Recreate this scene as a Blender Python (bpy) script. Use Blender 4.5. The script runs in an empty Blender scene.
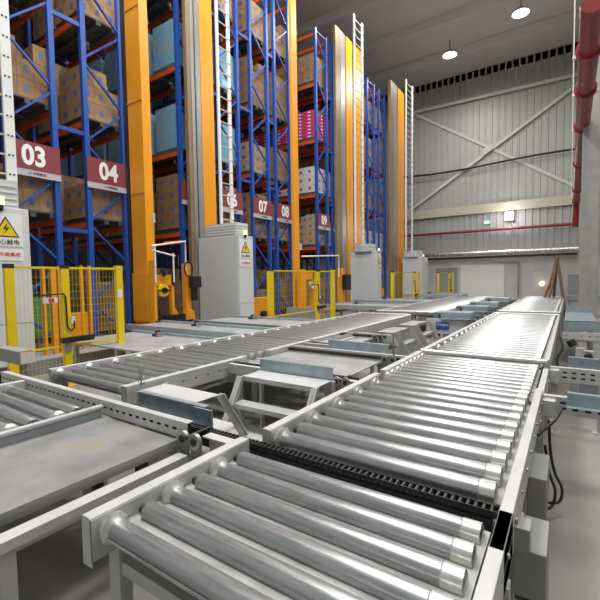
import bpy, bmesh, math, random
from mathutils import Vector, Matrix
random.seed(7)
SC = bpy.context.scene
COL = SC.collection
PI = math.pi

# ------------------------------------------------------------------ materials
def mat(name, col, rough=.5, metal=0., noise=0., nscale=6., stretch=(1, 1, 1), bump=0., col2=None, emit=0., rnoise=0., coat=0.):
    m = bpy.data.materials.new(name); m.use_nodes = True
    nt = m.node_tree; b = nt.nodes['Principled BSDF']
    b.inputs['Base Color'].default_value = (*col, 1)
    b.inputs['Roughness'].default_value = rough
    b.inputs['Metallic'].default_value = metal
    b.inputs['Coat Weight'].default_value = coat
    if emit:
        b.inputs['Emission Color'].default_value = (*col, 1); b.inputs['Emission Strength'].default_value = emit
    if noise or bump or rnoise or col2:
        tc = nt.nodes.new('ShaderNodeTexCoord'); mp = nt.nodes.new('ShaderNodeMapping')
        mp.inputs['Scale'].default_value = stretch
        nt.links.new(tc.outputs['Object'], mp.inputs['Vector'])
        n = nt.nodes.new('ShaderNodeTexNoise'); n.inputs['Scale'].default_value = nscale; n.inputs['Detail'].default_value = 5
        nt.links.new(mp.outputs['Vector'], n.inputs['Vector'])
        if noise or col2:
            r = nt.nodes.new('ShaderNodeValToRGB')
            c2 = col2 if col2 else tuple(c * (1 - noise) for c in col)
            r.color_ramp.elements[0].position = .38; r.color_ramp.elements[1].position = .62
            r.color_ramp.elements[0].color = (*c2, 1); r.color_ramp.elements[1].color = (*col, 1)
            nt.links.new(n.outputs['Fac'], r.inputs['Fac']); nt.links.new(r.outputs['Color'], b.inputs['Base Color'])
        if rnoise:
            mr = nt.nodes.new('ShaderNodeMapRange'); mr.inputs['To Min'].default_value = rough - rnoise; mr.inputs['To Max'].default_value = rough + rnoise
            nt.links.new(n.outputs['Fac'], mr.inputs['Value']); nt.links.new(mr.outputs['Result'], b.inputs['Roughness'])
        if bump:
            bp = nt.nodes.new('ShaderNodeBump'); bp.inputs['Strength'].default_value = bump; bp.inputs['Distance'].default_value = .01
            nt.links.new(n.outputs['Fac'], bp.inputs['Height']); nt.links.new(bp.outputs['Normal'], b.inputs['Normal'])
    return m

M = dict(
    roller=mat('roller_steel', (.44, .455, .45), .32, .65, .2, 9, (.6, 7, 7), rnoise=.10),
    cap=mat('roller_cap', (.68, .68, .65), .3, .7, .1, 20),
    shaft=mat('dark_shaft', (.05, .05, .05), .5, .3),
    rail=mat('painted_rail', (.60, .60, .585), .42, .1, .1, 5),
    galv=mat('galvanised', (.43, .50, .53), .38, .5, .18, 14, rnoise=.1),
    deck=mat('deck_plate', (.46, .46, .455), .40, .25, .22, 3, rnoise=.1),
    under=mat('under_tray', (.46, .46, .45), .5, .2, .3, 6),
    frame=mat('frame_paint', (.50, .50, .49), .5, .05, .1, 4),
    step=mat('step_paint', (.58, .58, .57), .45, .05, .08, 5),
    dark=mat('dark_metal', (.045, .045, .05), .45, .4),
    black=mat('black_rubber', (.012, .012, .013), .5),
    chain=mat('chain_steel', (.05, .05, .05), .4, .6),
    blue=mat('rack_blue', (.018, .085, .40), .38, .0, .12, 3),
    orange=mat('crossbeam_orange', (.66, .10, .012), .42, 0, .15, 3),
    mast=mat('crane_orange', (.85, .34, .015), .35, .0, .06, 2),
    mast2=mat('guide_bronze', (.33, .24, .15), .45, .4, .15, 2),
    alu=mat('aluminium', (.42, .42, .40), .35, .6, .1, 3),
    white=mat('white_paint', (.80, .80, .78), .4),
    cab=mat('cabinet_gray', (.54, .57, .57), .42, 0, .03, 2),
    cabside=mat('cabinet_door', (.68, .70, .70), .42, 0, .03, 2),
    yellow=mat('fence_yellow', (.86, .62, .008), .38),
    sign=mat('sign_maroon', (.24, .045, .055), .45),
    signgray=mat('sign_gray', (.48, .46, .50), .5),
    letter=mat('white_letter', (.85, .85, .85), .5),
    ink=mat('black_ink', (.03, .03, .03), .5),
    red=mat('red_ink', (.75, .05, .04), .5),
    navy=mat('blue_plate', (.03, .08, .38), .4),
    tan=mat('carton_tan', (.40, .25, .13), .75, 0, .25, 5),
    tan2=mat('carton_brown', (.33, .19, .09), .75, 0, .25, 5),
    tan3=mat('carton_pale', (.47, .33, .20), .75, 0, .2, 5),
    print=mat('carton_print', (.10, .14, .30), .7),
    bluewrap=mat('blue_wrap', (.12, .42, .68), .3, 0, 0, 7, col2=(.30, .36, .38), coat=.3),
    magenta=mat('magenta_sack', (.55, .04, .16), .6, 0, .2, 9),
    whitebox=mat('white_carton', (.62, .62, .62), .6, 0, .15, 5),
    redbox=mat('red_carton', (.50, .05, .05), .6),
    pallet=mat('pallet_gray', (.10, .11, .11), .7, 0, .3, 9),
    greenbox=mat('green_crate', (.10, .26, .08), .6),
    pipe=mat('pipe_red', (.30, .03, .03), .38, 0, .25, 4),
    cream=mat('cream_steel', (.50, .47, .36), .5),
    brace=mat('brace_steel', (.55, .55, .52), .5),
    duct=mat('duct_foil', (.70, .72, .74), .25, .85, .2, 6, rnoise=.1),
    concrete=mat('concrete', (.40, .39, .37), .75, 0, .15, 3, bump=.15),
    wall=mat('metal_cladding', (.40, .40, .39), .45, .1, .05, 1),
    plaster=mat('plaster', (.55, .54, .53), .8, 0, .12, 1.2),
    plate_white=mat('door_white', (.74, .74, .74), .5),
    doorgray=mat('door_gray', (.26, .28, .30), .5),
    lamp=mat('lamp_glow', (1, .98, .92), .4, emit=14),
    beacon=mat('beacon_glow', (.85, .95, .45), .4, emit=.9),
    green=mat('exit_glow', (.2, .9, .3), .4, emit=2.5),
    bulb=mat('bulb_glow', (1, .9, .5), .4, emit=2.5),
    wood=mat('raw_wood', (.28, .18, .10), .8, 0, .3, 8),
    ceil=mat('ceiling_white', (.60, .60, .60), .7),
    wallshade=mat('rack_shade_wall', (.12, .12, .13), .8),
    boxgray=mat('box_gray', (.30, .30, .29), .5),
    stepgray=mat('step_gray', (.36, .36, .355), .5, 0, .1, 5),
    mark=mat('floor_yellow', (.55, .47, .12), .6, 0, 0, 6, col2=(.40, .38, .28)),
)
def floor_mat():
    m = mat('concrete_floor', (.33, .32, .295), .36, 0, .3, .7, rnoise=.08)
    return m
M['floor'] = floor_mat()
def deck_rust():
    m = mat('deck_worn', (.40, .40, .395), .34, .3, .0, 2.2, rnoise=.1)
    nt = m.node_tree; b = nt.nodes['Principled BSDF']
    tc = nt.nodes.new('ShaderNodeTexCoord')
    n = nt.nodes.new('ShaderNodeTexNoise'); n.inputs['Scale'].default_value = 3.2; n.inputs['Detail'].default_value = 8
    nt.links.new(tc.outputs['Object'], n.inputs['Vector'])
    r = nt.nodes.new('ShaderNodeValToRGB')
    e = r.color_ramp.elements; e[0].position = .3; e[0].color = (.27, .27, .265, 1); e[1].position = .6; e[1].color = (.41, .41, .40, 1)
    x = e.new(.72); x.color = (.45, .40, .28, 1)
    nt.links.new(n.outputs['Fac'], r.inputs['Fac']); nt.links.new(r.outputs['Color'], b.inputs['Base Color'])
    return m
M['deckworn'] = deck_rust()

# ------------------------------------------------------------------ mesh builder
class MB:
    def __init__(s): s.v = []; s.f = []; s.mi = []; s.ms = []; s.sm = []
    def m(s, name):
        if name not in s.ms: s.ms.append(name)
        return s.ms.index(name)
    def add(s, vs, fs, m, smooth=False):
        o = len(s.v); s.v += [tuple(v) for v in vs]; k = s.m(m)
        for f in fs: s.f.append([o + i for i in f]); s.mi.append(k); s.sm.append(smooth)
        return s
    def box(s, x0, x1, y0, y1, z0, z1, m):
        x0, x1 = sorted((x0, x1)); y0, y1 = sorted((y0, y1)); z0, z1 = sorted((z0, z1))
        vs = [(x, y, z) for z in (z0, z1) for y in (y0, y1) for x in (x0, x1)]
        return s.add(vs, [(0, 2, 3, 1), (4, 5, 7, 6), (0, 1, 5, 4), (2, 6, 7, 3), (0, 4, 6, 2), (1, 3, 7, 5)], m)
    def bar(s, a, b, w, h, m, up=(0, 0, 1)):
        a = Vector(a); b = Vector(b); d = (b - a).normalized(); u = Vector(up)
        if abs(d.dot(u)) > .98: u = Vector((1, 0, 0))
        r = d.cross(u).normalized(); t = r.cross(d).normalized()
        vs = [p + r * sx * w / 2 + t * sz * h / 2 for p in (a, b) for sx, sz in ((-1, -1), (1, -1), (1, 1), (-1, 1))]
        return s.add(vs, [(3, 2, 1, 0), (4, 5, 6, 7), (0, 1, 5, 4), (1, 2, 6, 5), (2, 3, 7, 6), (3, 0, 4, 7)], m)
    def tube(s, pts, r, m, seg=12, caps=True):
        pts = [Vector(p) for p in pts]; n = len(pts); rings = []
        rr = r if isinstance(r, (list, tuple)) else [r] * n
        prev = None
        for i, p in enumerate(pts):
            d = (pts[min(i + 1, n - 1)] - pts[max(i - 1, 0)]).normalized()
            if prev is None:
                u = Vector((0, 0, 1)) if abs(d.z) < .9 else Vector((1, 0, 0))
            else: u = prev
            a = d.cross(u).normalized(); b = a.cross(d).normalized(); prev = b
            rings.append([p + (a * math.cos(t) + b * math.sin(t)) * rr[i] for t in [2 * PI * k / seg for k in range(seg)]])
        vs = [v for g in rings for v in g]; fs = []
        for i in range(n - 1):
            for k in range(seg):
                k2 = (k + 1) % seg; fs.append((i * seg + k, i * seg + k2, (i + 1) * seg + k2, (i + 1) * seg + k))
        s.add(vs, fs, m, True)
        if caps: s.add(rings[0], [tuple(range(seg))], m); s.add(rings[-1], [tuple(reversed(range(seg)))], m)
        return s
    def lathe_x(s, prof, m, seg=20, c=(0, 0, 0)):
        vs = []; fs = []
        for x, r in prof:
            for k in range(seg):
                t = 2 * PI * k / seg; vs.append((c[0] + x, c[1] + r * math.cos(t), c[2] + r * math.sin(t)))
        for i in range(len(prof) - 1):
            for k in range(seg):
                k2 = (k + 1) % seg; fs.append((i * seg + k, i * seg + k2, (i + 1) * seg + k2, (i + 1) * seg + k))
        return s.add(vs, fs, m, True)
    def prism(s, poly, axis, a0, a1, m):
        def P(p, a):
            return (a, p[0], p[1]) if axis == 'X' else ((p[0], a, p[1]) if axis == 'Y' else (p[0], p[1], a))
        n = len(poly); vs = [P(p, a0) for p in poly] + [P(p, a1) for p in poly]
        fs = [tuple(range(n)), tuple(range(2 * n - 1, n - 1, -1))] + [(i, i + n, (i + 1) % n + n, (i + 1) % n) for i in range(n)]
        return s.add(vs, fs, m)
    def perf(s, axis, a0, a1, c, z0, z1, th, m, rows=1, pitch=.09, slot=.035, sh=.018):
        """plate along axis from a0 to a1 at coordinate c on the other axis, with real slots"""
        def bx(p0, p1, q0, q1):
            if axis == 'X': s.box(p0, p1, c - th / 2, c + th / 2, q0, q1, m)
            else: s.box(c - th / 2, c + th / 2, p0, p1, q0, q1, m)
        zc = [z0 + (z1 - z0) * (i + 1) / (rows + 1) for i in range(rows)]
        edges = [z0] + [e for z in zc for e in (z - sh / 2, z + sh / 2)] + [z1]
        for i in range(0, len(edges), 2): bx(a0, a1, edges[i], edges[i + 1])
        n = int((a1 - a0) / pitch); off = ((a1 - a0) - n * pitch) / 2
        for z in zc:
            p = a0
            for i in range(n):
                q = a0 + off + i * pitch + (pitch - slot) / 2
                bx(p, q, z - sh / 2, z + sh / 2); p = q + slot
            bx(p, a1, z - sh / 2, z + sh / 2)
        return s
    def mesh(s, name):
        me = bpy.data.meshes.new(name); me.from_pydata(s.v, [], s.f)
        for k in s.ms: me.materials.append(M[k])
        me.polygons.foreach_set('material_index', s.mi); me.polygons.foreach_set('use_smooth', s.sm)
        bm = bmesh.new(); bm.from_mesh(me); bmesh.ops.recalc_face_normals(bm, faces=bm.faces); bm.to_mesh(me); bm.free()
        if any(s.sm): me.set_sharp_from_angle(angle=math.radians(50))
        me.update(); return me
    def build(s, name, parent=None, bevel=0.):
        o = bpy.data.objects.new(name, s.mesh(name)); COL.objects.link(o)
        if parent is not None: o.parent = parent
        if bevel:
            b = o.modifiers.new('bevel', 'BEVEL'); b.width = bevel; b.segments = 2; b.limit_method = 'ANGLE'
        return o

def tag(o, label=None, cat=None, group=None, kind=None):
    if label: o['label'] = label
    if cat: o['category'] = cat
    if group: o['group'] = group
    if kind: o['kind'] = kind
    return o
def thing(name, label, cat, loc=(0, 0, 0), group=None):
    o = bpy.data.objects.new(name, None); COL.objects.link(o); o.location = loc; o.empty_display_size = .1
    return tag(o, label, cat, group)
def inst(name, me, loc, parent=None, rot=None):
    o = bpy.data.objects.new(name, me); COL.objects.link(o); o.location = loc
    if rot: o.rotation_euler = rot
    if parent is not None: o.parent = parent
    return o
def text_mesh(txt, size, m, matrix, bold=0., extrude=.003, name='lettering', shear=0):
    cu = bpy.data.curves.new(name, 'FONT'); cu.body = txt; cu.size = size; cu.extrude = extrude; cu.offset = bold
    cu.align_x = 'CENTER'; cu.align_y = 'CENTER'; cu.resolution_u = 3
    o = bpy.data.objects.new(name, cu); COL.objects.link(o)
    bpy.context.view_layer.update()
    me = bpy.data.meshes.new_from_object(o.evaluated_get(bpy.context.evaluated_depsgraph_get()))
    bpy.data.objects.remove(o); me.transform(matrix); me.materials.clear(); me.materials.append(M[m]); me.name = name
    return me
# lettering reading along +Y, facing +X
FACE_X = Matrix(((0, 0, 1, 0), (1, 0, 0, 0), (0, 1, 0, 0), (0, 0, 0, 1)))
# lettering reading along +X, facing -Y
FACE_Y = Matrix(((1, 0, 0, 0), (0, 0, -1, 0), (0, 1, 0, 0), (0, 0, 0, 1)))
def letter(txt, size, m, loc, parent, face=FACE_X, bold=0., name='lettering', ext=.003):
    return inst(name, text_mesh(txt, size, m, face, bold, ext), loc, parent)

WALL_Y = 33.0; WALL_R = 2.0; CEIL = 17.0
# ------------------------------------------------------------------ setting
def struct(mb, name): return tag(mb.build(name), kind='structure')
struct(MB().box(-40, WALL_R + .2, -6, WALL_Y + .2, -.2, 0, 'floor'), 'floor')
b = MB().box(-40, WALL_R + .2, -6, WALL_Y + .2, CEIL, CEIL + .2, 'ceil')
for i in range(9): b.box(-40, WALL_R, 1 + i * 4, 1.25 + i * 4, CEIL - .5, CEIL, 'ceil')
struct(b, 'ceiling')
# far wall: ribbed cladding above, plastered masonry below
b = MB(); pitch = .44; x = -26.0; prof = []
while x < WALL_R:
    prof += [(x, 0), (x + .30, 0), (x + .33, -.05), (x + .41, -.05)]; x += pitch
prof.append((WALL_R, 0))
vs = [(px, WALL_Y + py, z) for z in (2.95, CEIL) for px, py in prof]; n = len(prof)
b.add(vs, [(i, i + 1, n + i + 1, n + i) for i in range(n - 1)], 'wall')
b.box(-40, WALL_R + .2, WALL_Y + .02, WALL_Y + .2, 2.9, CEIL, 'wall')
b.box(-40, WALL_R + .2, WALL_Y - .1, WALL_Y + .2, 0, 2.95, 'plaster')
struct(b, 'wall_back')
b = MB().box(WALL_R, WALL_R + .2, -6, WALL_Y, 0, CEIL, 'wall')
for i in range(95): b.box(WALL_R - .03, WALL_R, 4 + i * .3, 4.08 + i * .3, 3, CEIL, 'wall')
struct(b, 'wall_right')
struct(MB().box(-40.2, -40, -6, WALL_Y, 0, CEIL, 'wallshade'), 'wall_left')  # near-black colour puts the shade deep in the racks onto this wall
# concrete pillar on the right
b = MB().box(.235, .66, 14, 14.45, 0, CEIL, 'concrete')
tag(b.build('pillar', bevel=.02), kind='structure')
# second pillar edge at the right border
struct(MB().box(.515, .93, 9.6, 10.0, 0, CEIL, 'concrete'), 'pillar')
# cream girt on the far wall and steel braces
b = MB().box(-11.6, .35, WALL_Y - .3, WALL_Y - .06, 6.42, 7.05, 'cream')
b.box(-11.9, -11.6, WALL_Y - .35, WALL_Y - .06, 0, CEIL, 'cream')
struct(b, 'trim_1')
Yb = WALL_Y - .16
for (a, c) in (((-11.5, 6.9), (-3.1, 14.2)), ((-10.7, 15.0), (.3, 7.6)), ((-11.4, 14.75), (-.2, 14.75)), ((-11.4, 13.9), (-1.0, 12.2))):
    pass
b = MB().bar((-11.3, Yb, 7.0), (1.0, Yb, 14.7), .16, .2, 'brace'); tag(b.build('wall_brace'), 'long pale steel brace rising towards the red pipe on the far wall', 'brace')
b = MB().bar((-11.0, Yb + .08, 15.1), (.3, Yb + .08, 7.57), .06, .2, 'brace'); tag(b.build('wall_brace'), 'long pale steel brace falling towards the red pipe on the far wall', 'brace')
b = MB().bar((-11.4, Yb - .1, 14.95), (1.2, Yb - .1, 14.8), .1, .2, 'brace'); tag(b.build('wall_brace'), 'nearly level pale steel brace at the top of the far wall', 'brace')
for nm, o in (('gusset_plate', (-6.05, 11.55)),):
    tag(MB().prism([(-5.55, 10.55), (-4.85, 10.95), (-4.75, 11.4), (-5.45, 11.05)], 'Y', Yb - .16, Yb - .11, 'brace').build(nm), 'flat steel plate joining the two crossing braces on the far wall', 'bracket')
# right wall brace
tag(MB().bar((1.9, 17, 7.3), (1.9, 26, 11), .14, .14, 'white').bar((1.9, 17, 7.3), (1.9, 26, 7.8), .1, .1, 'white').build('wall_brace'), 'white steel brace high on the side wall behind the red pipe', 'brace')
tag(MB().box(1.9, 2.0, 16, 24, 8.5, 11, 'plate_white').build('window_1'), kind='structure')
# door panels on the far wall
def wall_door(n, x0, x1, z1, m, fr):
    b = MB().box(x0, x1, WALL_Y - .14, WALL_Y - .1, .02, z1, m)
    b.box(x0 - .1, x0, WALL_Y - .17, WALL_Y - .1, 0, z1 + .1, fr).box(x1, x1 + .1, WALL_Y - .17, WALL_Y - .1, 0, z1 + .1, fr).box(x0, x1, WALL_Y - .17, WALL_Y - .1, z1, z1 + .1, fr)
    tag(b.build('door_%d' % n), kind='structure')
wall_door(1, -7.03, -4.0, 2.6, 'plate_white', 'plaster')
wall_door(2, -8.9, -7.25, 2.4, 'doorgray', 'plaster')
tag(MB().box(-.1, .75, 31.2, 31.9, 0, 1.75, 'doorgray').box(-.04, .69, 31.17, 31.2, .1, 1.65, 'doorgray').box(.58, .62, 31.14, 31.17, .8, 1.0, 'alu').build('metal_cabinet'), 'plain blue-grey metal cabinet at the foot of the far wall beside the pillar', 'cabinet')
# black cable across far wall
tag(MB().tube([(-11.5 + 1.2 * i, WALL_Y - .4, 9.9 - .12 * math.sin(i * .55)) for i in range(11)], .075, 'black', 8).build('cable'), 'black cable run strung level across the ribbed far wall', 'cable')
# red pipes
b = thing('fire_pipe', 'thick dark red pipe running overhead to the far corner by the pillar', 'pipe', (.23, 20, 6))
b1 = MB().tube([(0, -12, 0), (0, 8.6, 0), (0, 9.0, -.12), (0, 9.1, -.4), (-.02, 9.15, -1.45)], .17, 'pipe', 16).build('pipe_run', b)
for yy in (-10.4, -8.4, -5.6, -1, 4.5, 8.3):
    MB().tube([(0, yy - .06, 0), (0, yy + .06, 0)], .22, 'pipe', 16).build('flange', b)
    MB().box(-.26, .26, yy + .2, yy + .26, -.02, .04, 'white').bar((-.24, yy + .23, 0), (-.24, yy + .23, 8.95), .02, .02, 'white').build('hanger', b)
t = thing('fire_pipe', 'thin bright red pipe running level along the ribbed far wall', 'pipe', (-5, 32.5, 5.1))
MB().tube([(-7, 0, 0), (5.3, 0, 0)], .10, 'pipe', 12).build('pipe_run', t)
for xx in (-6, -3.5, -1, 1.5, 4): MB().box(xx - .03, xx + .03, 0, .43, -.03, .03, 'dark').build('bracket', t)
# duct along the far wall
t = thing('air_duct', 'silver foil-wrapped duct running level along the far wall', 'duct', (-5, 32.3, 3.45))
for i in range(6): MB().tube([(-5.6 + i * 1.85, 0, .0), (-5.6 + i * 1.85 + 1.80, 0, 0)], .17, 'duct', 14).build('duct_section', t)
for i in range(5): MB().tube([(-3.78 + i * 1.85, 0, 0), (-3.72 + i * 1.85, 0, 0)], .2, 'alu', 14).build('joint_ring', t)
tag(MB().box(-11, .4, 32.45, 32.75, 3.05, 3.2, 'dark').build('dark_strip'), 'dark strip under the silver duct on the far wall', 'cable tray')  # near-black strip set just below the duct
t = thing('water_pipe', 'thin white pipe with a bent end below the duct on the far wall', 'pipe', (-3.6, 32.6, 2.85))
MB().tube([(-1, 0, 0), (.5, 0, 0), (.55, 0, -.05), (.55, 0, -2.6)], .05, 'alu', 8).build('pipe_run', t)
# wall lamp, exit light, small lamp
t = thing('floodlight', 'bright white floodlight glaring high on the ribbed far wall', 'lamp', (-3.68, 32.6, 6.0))
MB().box(-.3, .3, 0, .1, -.32, .32, 'dark').box(-.04, .04, .1, .33, -.05, .05, 'dark').build('housing', t)
MB().box(-.27, .27, -.02, 0, -.29, .29, 'lamp').build('lens', t)
tag(MB().box(-5.35, -5.05, 32.75, 32.82, 5.62, 5.78, 'green').box(-5.38, -5.02, 32.82, 32.92, 5.59, 5.81, 'white').build('exit_light'), 'small green glowing light above the thin red pipe', 'light')
t = thing('work_lamp', 'tiny yellow glowing lamp low on the far wall', 'lamp', (-1.6, 32.7, 1.15))
MB().tube([(0, -.12, 0), (0, .0, 0)], .16, 'bulb', 12).build('lens', t); MB().box(-.05, .05, 0, .2, -.05, .05, 'dark').build('bracket', t)
# high bay lamps (out of the frame, over the hall)
LAMPS = [(-6.5, 4, 620), (-7, 11, 620), (-7.5, 19, 500), (-6.5, 27, 420), (1.2, 4, 600), (1.2, 12, 560), (1.0, 22, 300), (-2.4, 25, 50)]
for i, (lx, ly, e) in enumerate(LAMPS):
    t = thing('high_bay_lamp', 'round white high bay lamp hung from the ceiling', 'lamp', (lx, ly, CEIL - 1.4), 'high bay lamps along the hall ceiling')
    MB().lathe_x([(-.0, .42), (.1, .38), (.35, .12), (.38, .0)], 'alu').build('reflector', t).rotation_euler = (0, -PI / 2, 0)
    MB().lathe_x([(0, .0), (.0, .38), (.02, .38), (.02, 0)], 'lamp').build('lens', t).rotation_euler = (0, -PI / 2, 0)
    MB().box(-.02, .02, -.02, .02, .3, .9, 'dark').build('hanger', t)

# ------------------------------------------------------------------ roller conveyors
RT = .75; RR = .045
def roller_mesh(L, kind, rr=RR):
    b = MB(); h = L / 2
    # tube
    b.lathe_x([(-h + .05, 0), (-h + .05, rr * .93), (-h + .055, rr), (h - .10, rr), (h - .10, rr * .99), (h - .095, rr * .99)], 'roller', 24)
    # right end sleeve
    b.lathe_x([(h - .09, rr * 1.05), (h - .02, rr * 1.05), (h - .015, rr * .8), (h - .015, 0)], 'cap', 24)
    b.lathe_x([(h - .095, rr * .99), (h - .09, rr * 1.05)], 'cap', 24)
    if kind == 'flange':
        b.lathe_x([(-h - .01, 0), (-h - .01, rr * .7), (-h, rr * 1.15), (-h + .02, rr * 1.42), (-h + .04, rr * 1.42), (-h + .05, rr * 1.1), (-h + .06, rr * .95)], 'cap', 24)
    else:
        b.lathe_x([(-h + .005, 0), (-h + .005, rr * .45), (-h + .05, rr * .45)], 'shaft', 16)
    return b.mesh('roller')
_rm = {}
def get_roller(L, kind, rr=RR):
    k = (round(L, 3), kind, rr)
    if k not in _rm: _rm[k] = roller_mesh(L, kind, rr)
    return _rm[k]
def rail_mb(y0, y1, side, holes=True, h=.19, w=.065, m='rail'):
    """channel rail running along Y, local x=0 at its outer face, side=+1 when the conveyor lies to +X"""
    b = MB(); s = side; z1 = .765 - RT; z0 = z1 - h; xw = s * w if side > 0 else -.003
    b.perf('Y', y0, y1, xw, z0 + .006, z1 - .006, .006, m, rows=1, pitch=.18, slot=.03, sh=.02) if holes else b.box(xw - .003, xw + .003, y0, y1, z0, z1, m)
    b.box(0, s * w, y0, y1, z1 - .006, z1, m)
    b.box(0, s * w, y0, y1, z0, z0 + .006, m)
    if s > 0: b.box(0, .004, y0, y1, z1 - .03, z1 - .006, m)
    b.box(0, s * (w + .003), y0, y0 + .006, z0 - .02, z1, m)
    b.box(0, s * (w + .003), y1 - .006, y1, z0 - .02, z1, m)
    return b
def conveyor(label, x0, x1, y0, y1, first, pitch, left=None, right=None, legs=True, alt=2, tray=True, rr=RR, last=None, tz=-.085, crossbar=None, z=RT):
    t = thing('roller_conveyor', label, 'conveyor', (0, 0, z))
    cx = (x0 + x1) / 2; L = x1 - x0 - .16
    y = first; i = 0; last = last or y1 - .05
    while y < last:
        kind = 'flange' if i % alt == 0 else 'plain'
        inst('roller', get_roller(L, kind, rr), (cx, y, -rr), t, (random.random() * 6, 0, 0)); y += pitch; i += 1
    l = left or (y0, y1); r = right or (y0, y1)
    o = rail_mb(l[0], l[1], 1).build('side_rail', t, bevel=.003); o.location.x = x0
    o = rail_mb(r[0], r[1], -1, w=.052 if x1 > -1 else .085).build('side_rail', t, bevel=.003); o.location.x = x1
    if tray:
        MB().box(x0 + .075, x1 - .075, y0 + .03, y1 - .03, tz - .007, tz, 'under').build('under_tray', t)
    if legs:
        n = max(2, int((y1 - y0) / 1.6) + 1)
        for k in range(n):
            yy = y0 + .15 + (y1 - y0 - .3) * k / (n - 1)
            for xx in (x0 + .03, x1 - .03):
                MB().box(xx - .04, xx + .04, yy - .03, yy + .03, -z + .012, -.17, 'frame').box(xx - .08, xx + .08, yy - .06, yy + .06, -z, -z + .012, 'frame').build('leg', t)
            MB().box(x0 + .05, x1 - .05, yy - .02, yy + .02, -.30, -.24, 'frame').build('cross_tie', t)
    if crossbar:
        for yy in crossbar:
            MB().tube([(x0 + .02, yy, .0), (x1 - .02, yy, .0)], .03, 'cap', 12).build('end_bar', t)
    return t
XM0, XM1 = -1.67, -.178
XP0, XP1 = -4.93, -3.42
near = conveyor('wide roller conveyor bay nearest the camera, before the black chain, with white disc caps', -1.70, XM1, .85, 1.80, .93, .155, (.85, 1.85), (.85, 1.83), alt=2, tz=-.06)
main1 = conveyor('wide roller conveyor bay, first beyond the black chain', XM0, XM1, 2.03, 3.86, 2.09, .193, (2.02, 3.86), (1.55, 4.02), last=3.9, rr=.057)
o = MB()
main2 = conveyor('short roller conveyor bay with exposed end caps between the two white slotted arms', XM0, XM1, 3.9, 5.36, 3.96, .15, (4.0, 5.3), (3.92, 5.3), legs=True, alt=1, crossbar=(5.38,))
[c for c in main2.children if c.name.startswith('side_rail')][-1].location.z = -.075
main3 = conveyor('long roller conveyor bay between the slotted arms and the brown wooden poles', XM0, XM1, 5.45, 11.75, 5.55, .19, legs=True, crossbar=(11.8,))
main4 = conveyor('farthest shiny roller conveyor bay running up to the wooden poles', XM0, XM1, 12.6, 21.5, 12.7, .2, crossbar=(12.55, 21.5))
par1 = conveyor('roller conveyor bay with perforated side rail beside the near yellow fence', XP0, XP1, 2.17, 3.86, 2.24, .17, alt=2)
par2 = conveyor('short roller conveyor bay joined by the flat grey plate transfer', XP0, XP1, 3.9, 5.45, 3.98, .17, (3.9, 5.45), (4.35, 5.42), alt=2)
par3 = conveyor('long roller conveyor bay running away in front of the second yellow fence', XP0, XP1, 5.5, 10.3, 5.6, .19, crossbar=(10.34,))
par4 = conveyor('roller conveyor bay leading away past the third and fourth yellow fences', XP0 + .1, XP1 + .5, 11.4, 21.5, 11.5, .22, crossbar=(11.35,))
left0 = conveyor('short roller conveyor bay with a grey pipe guard beside the scuffed deck plate', -5.2, -3.06, .75, 1.74, .82, .16, (.75, 1.0), (.75, 1.0), alt=2, tray=True)
# replace guard: pipe along the right edge, short rail on left
for c in list(left0.children):
    if c.name.startswith('side_rail'): bpy.data.objects.remove(c)
MB().box(-4.58, -4.50, .75, 1.77, -.15, .02, 'rail').build('side_rail', left0)
MB().tube([(-3.09, .75, .0), (-3.09, 1.74, .0)], .022, 'frame', 14).build('pipe_guard', left0)
MB().box(-3.115, -3.075, .75, 1.73, -.077, -.02, 'doorgray').build('side_rail', left0)
for c in list(left0.children):
    if c.name.startswith('roller'):
        c.data = get_roller(-3.13 + 4.48, 'flange' if int(round(c.location.y / .16)) % 2 else 'plain'); c.location.x = (-3.13 - 4.48) / 2 - .04; c.location.z += .012
        c.rotation_euler = (0, 0, PI)
    if c.name.startswith('under_tray'):
        c.data = MB().box(-4.48, -3.1, .78, 1.7, -.125, -.118, 'under').mesh('under_tray')
    if c.name.startswith(('leg', 'cross_tie')):
        bpy.data.objects.remove(c)
for xx in (-4.54, -3.07):
    for yy in (.95, 1.6): MB().box(xx - .035, xx + .035, yy - .03, yy + .03, -RT, -.15, 'frame').build('leg', left0)
# electrics on the right side of main1
t = main1
MB().box(-.19, -.06, 1.95, 2.25, -.42, -.20, 'boxgray').box(-.19, -.06, 1.95, 2.25, -.66, -.44, 'boxgray').build('control_box', t, bevel=.006)
MB().box(-.19, -.09, 2.7, 3.1, -.45, -.2, 'boxgray').build('control_box', t, bevel=.006)
for k in range(9): MB().lathe_x([(0, 0), (0, .012), (.008, .012), (.012, 0)], 'alu', 8, (-.178, 1.65 + k * .27, -.06)).build('bolt', t)
for o in (near, main1):
    pass

# foreground deck plate between left0 and near
t = thing('deck_platform', 'large scuffed grey steel deck plate beside the rollers with pipe guard', 'platform', (0, 0, .672))
MB().box(-3.30, -2.19, .55, 1.755, -.006, 0, 'deckworn').build('deck_plate', t)
MB().box(-2.205, -2.19, .55, 1.755, -.06, -.006, 'deck').build('edge_lip', t)
MB().box(-3.0, -2.3, .6, .66, -.12, -.01, 'dark').box(-3.0, -2.3, 1.55, 1.62, -.12, -.01, 'dark').build('support_frame', t)
for xx in (-2.9, -2.35):
    for yy in (.63, 1.58): MB().box(xx - .03, xx + .03, yy - .03, yy + .03, -.672, -.12, 'dark').build('leg', t)
t = thing('support_rail', 'pale grey rail lying between the deck plate and the nearest conveyor', 'rail', (0, 0, .62))
MB().box(-2.12, -2.03, .5, 1.70, -.05, .0, 'rail').box(-2.12, -2.115, .5, 1.70, -.12, 0, 'rail').build('channel', t)
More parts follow.
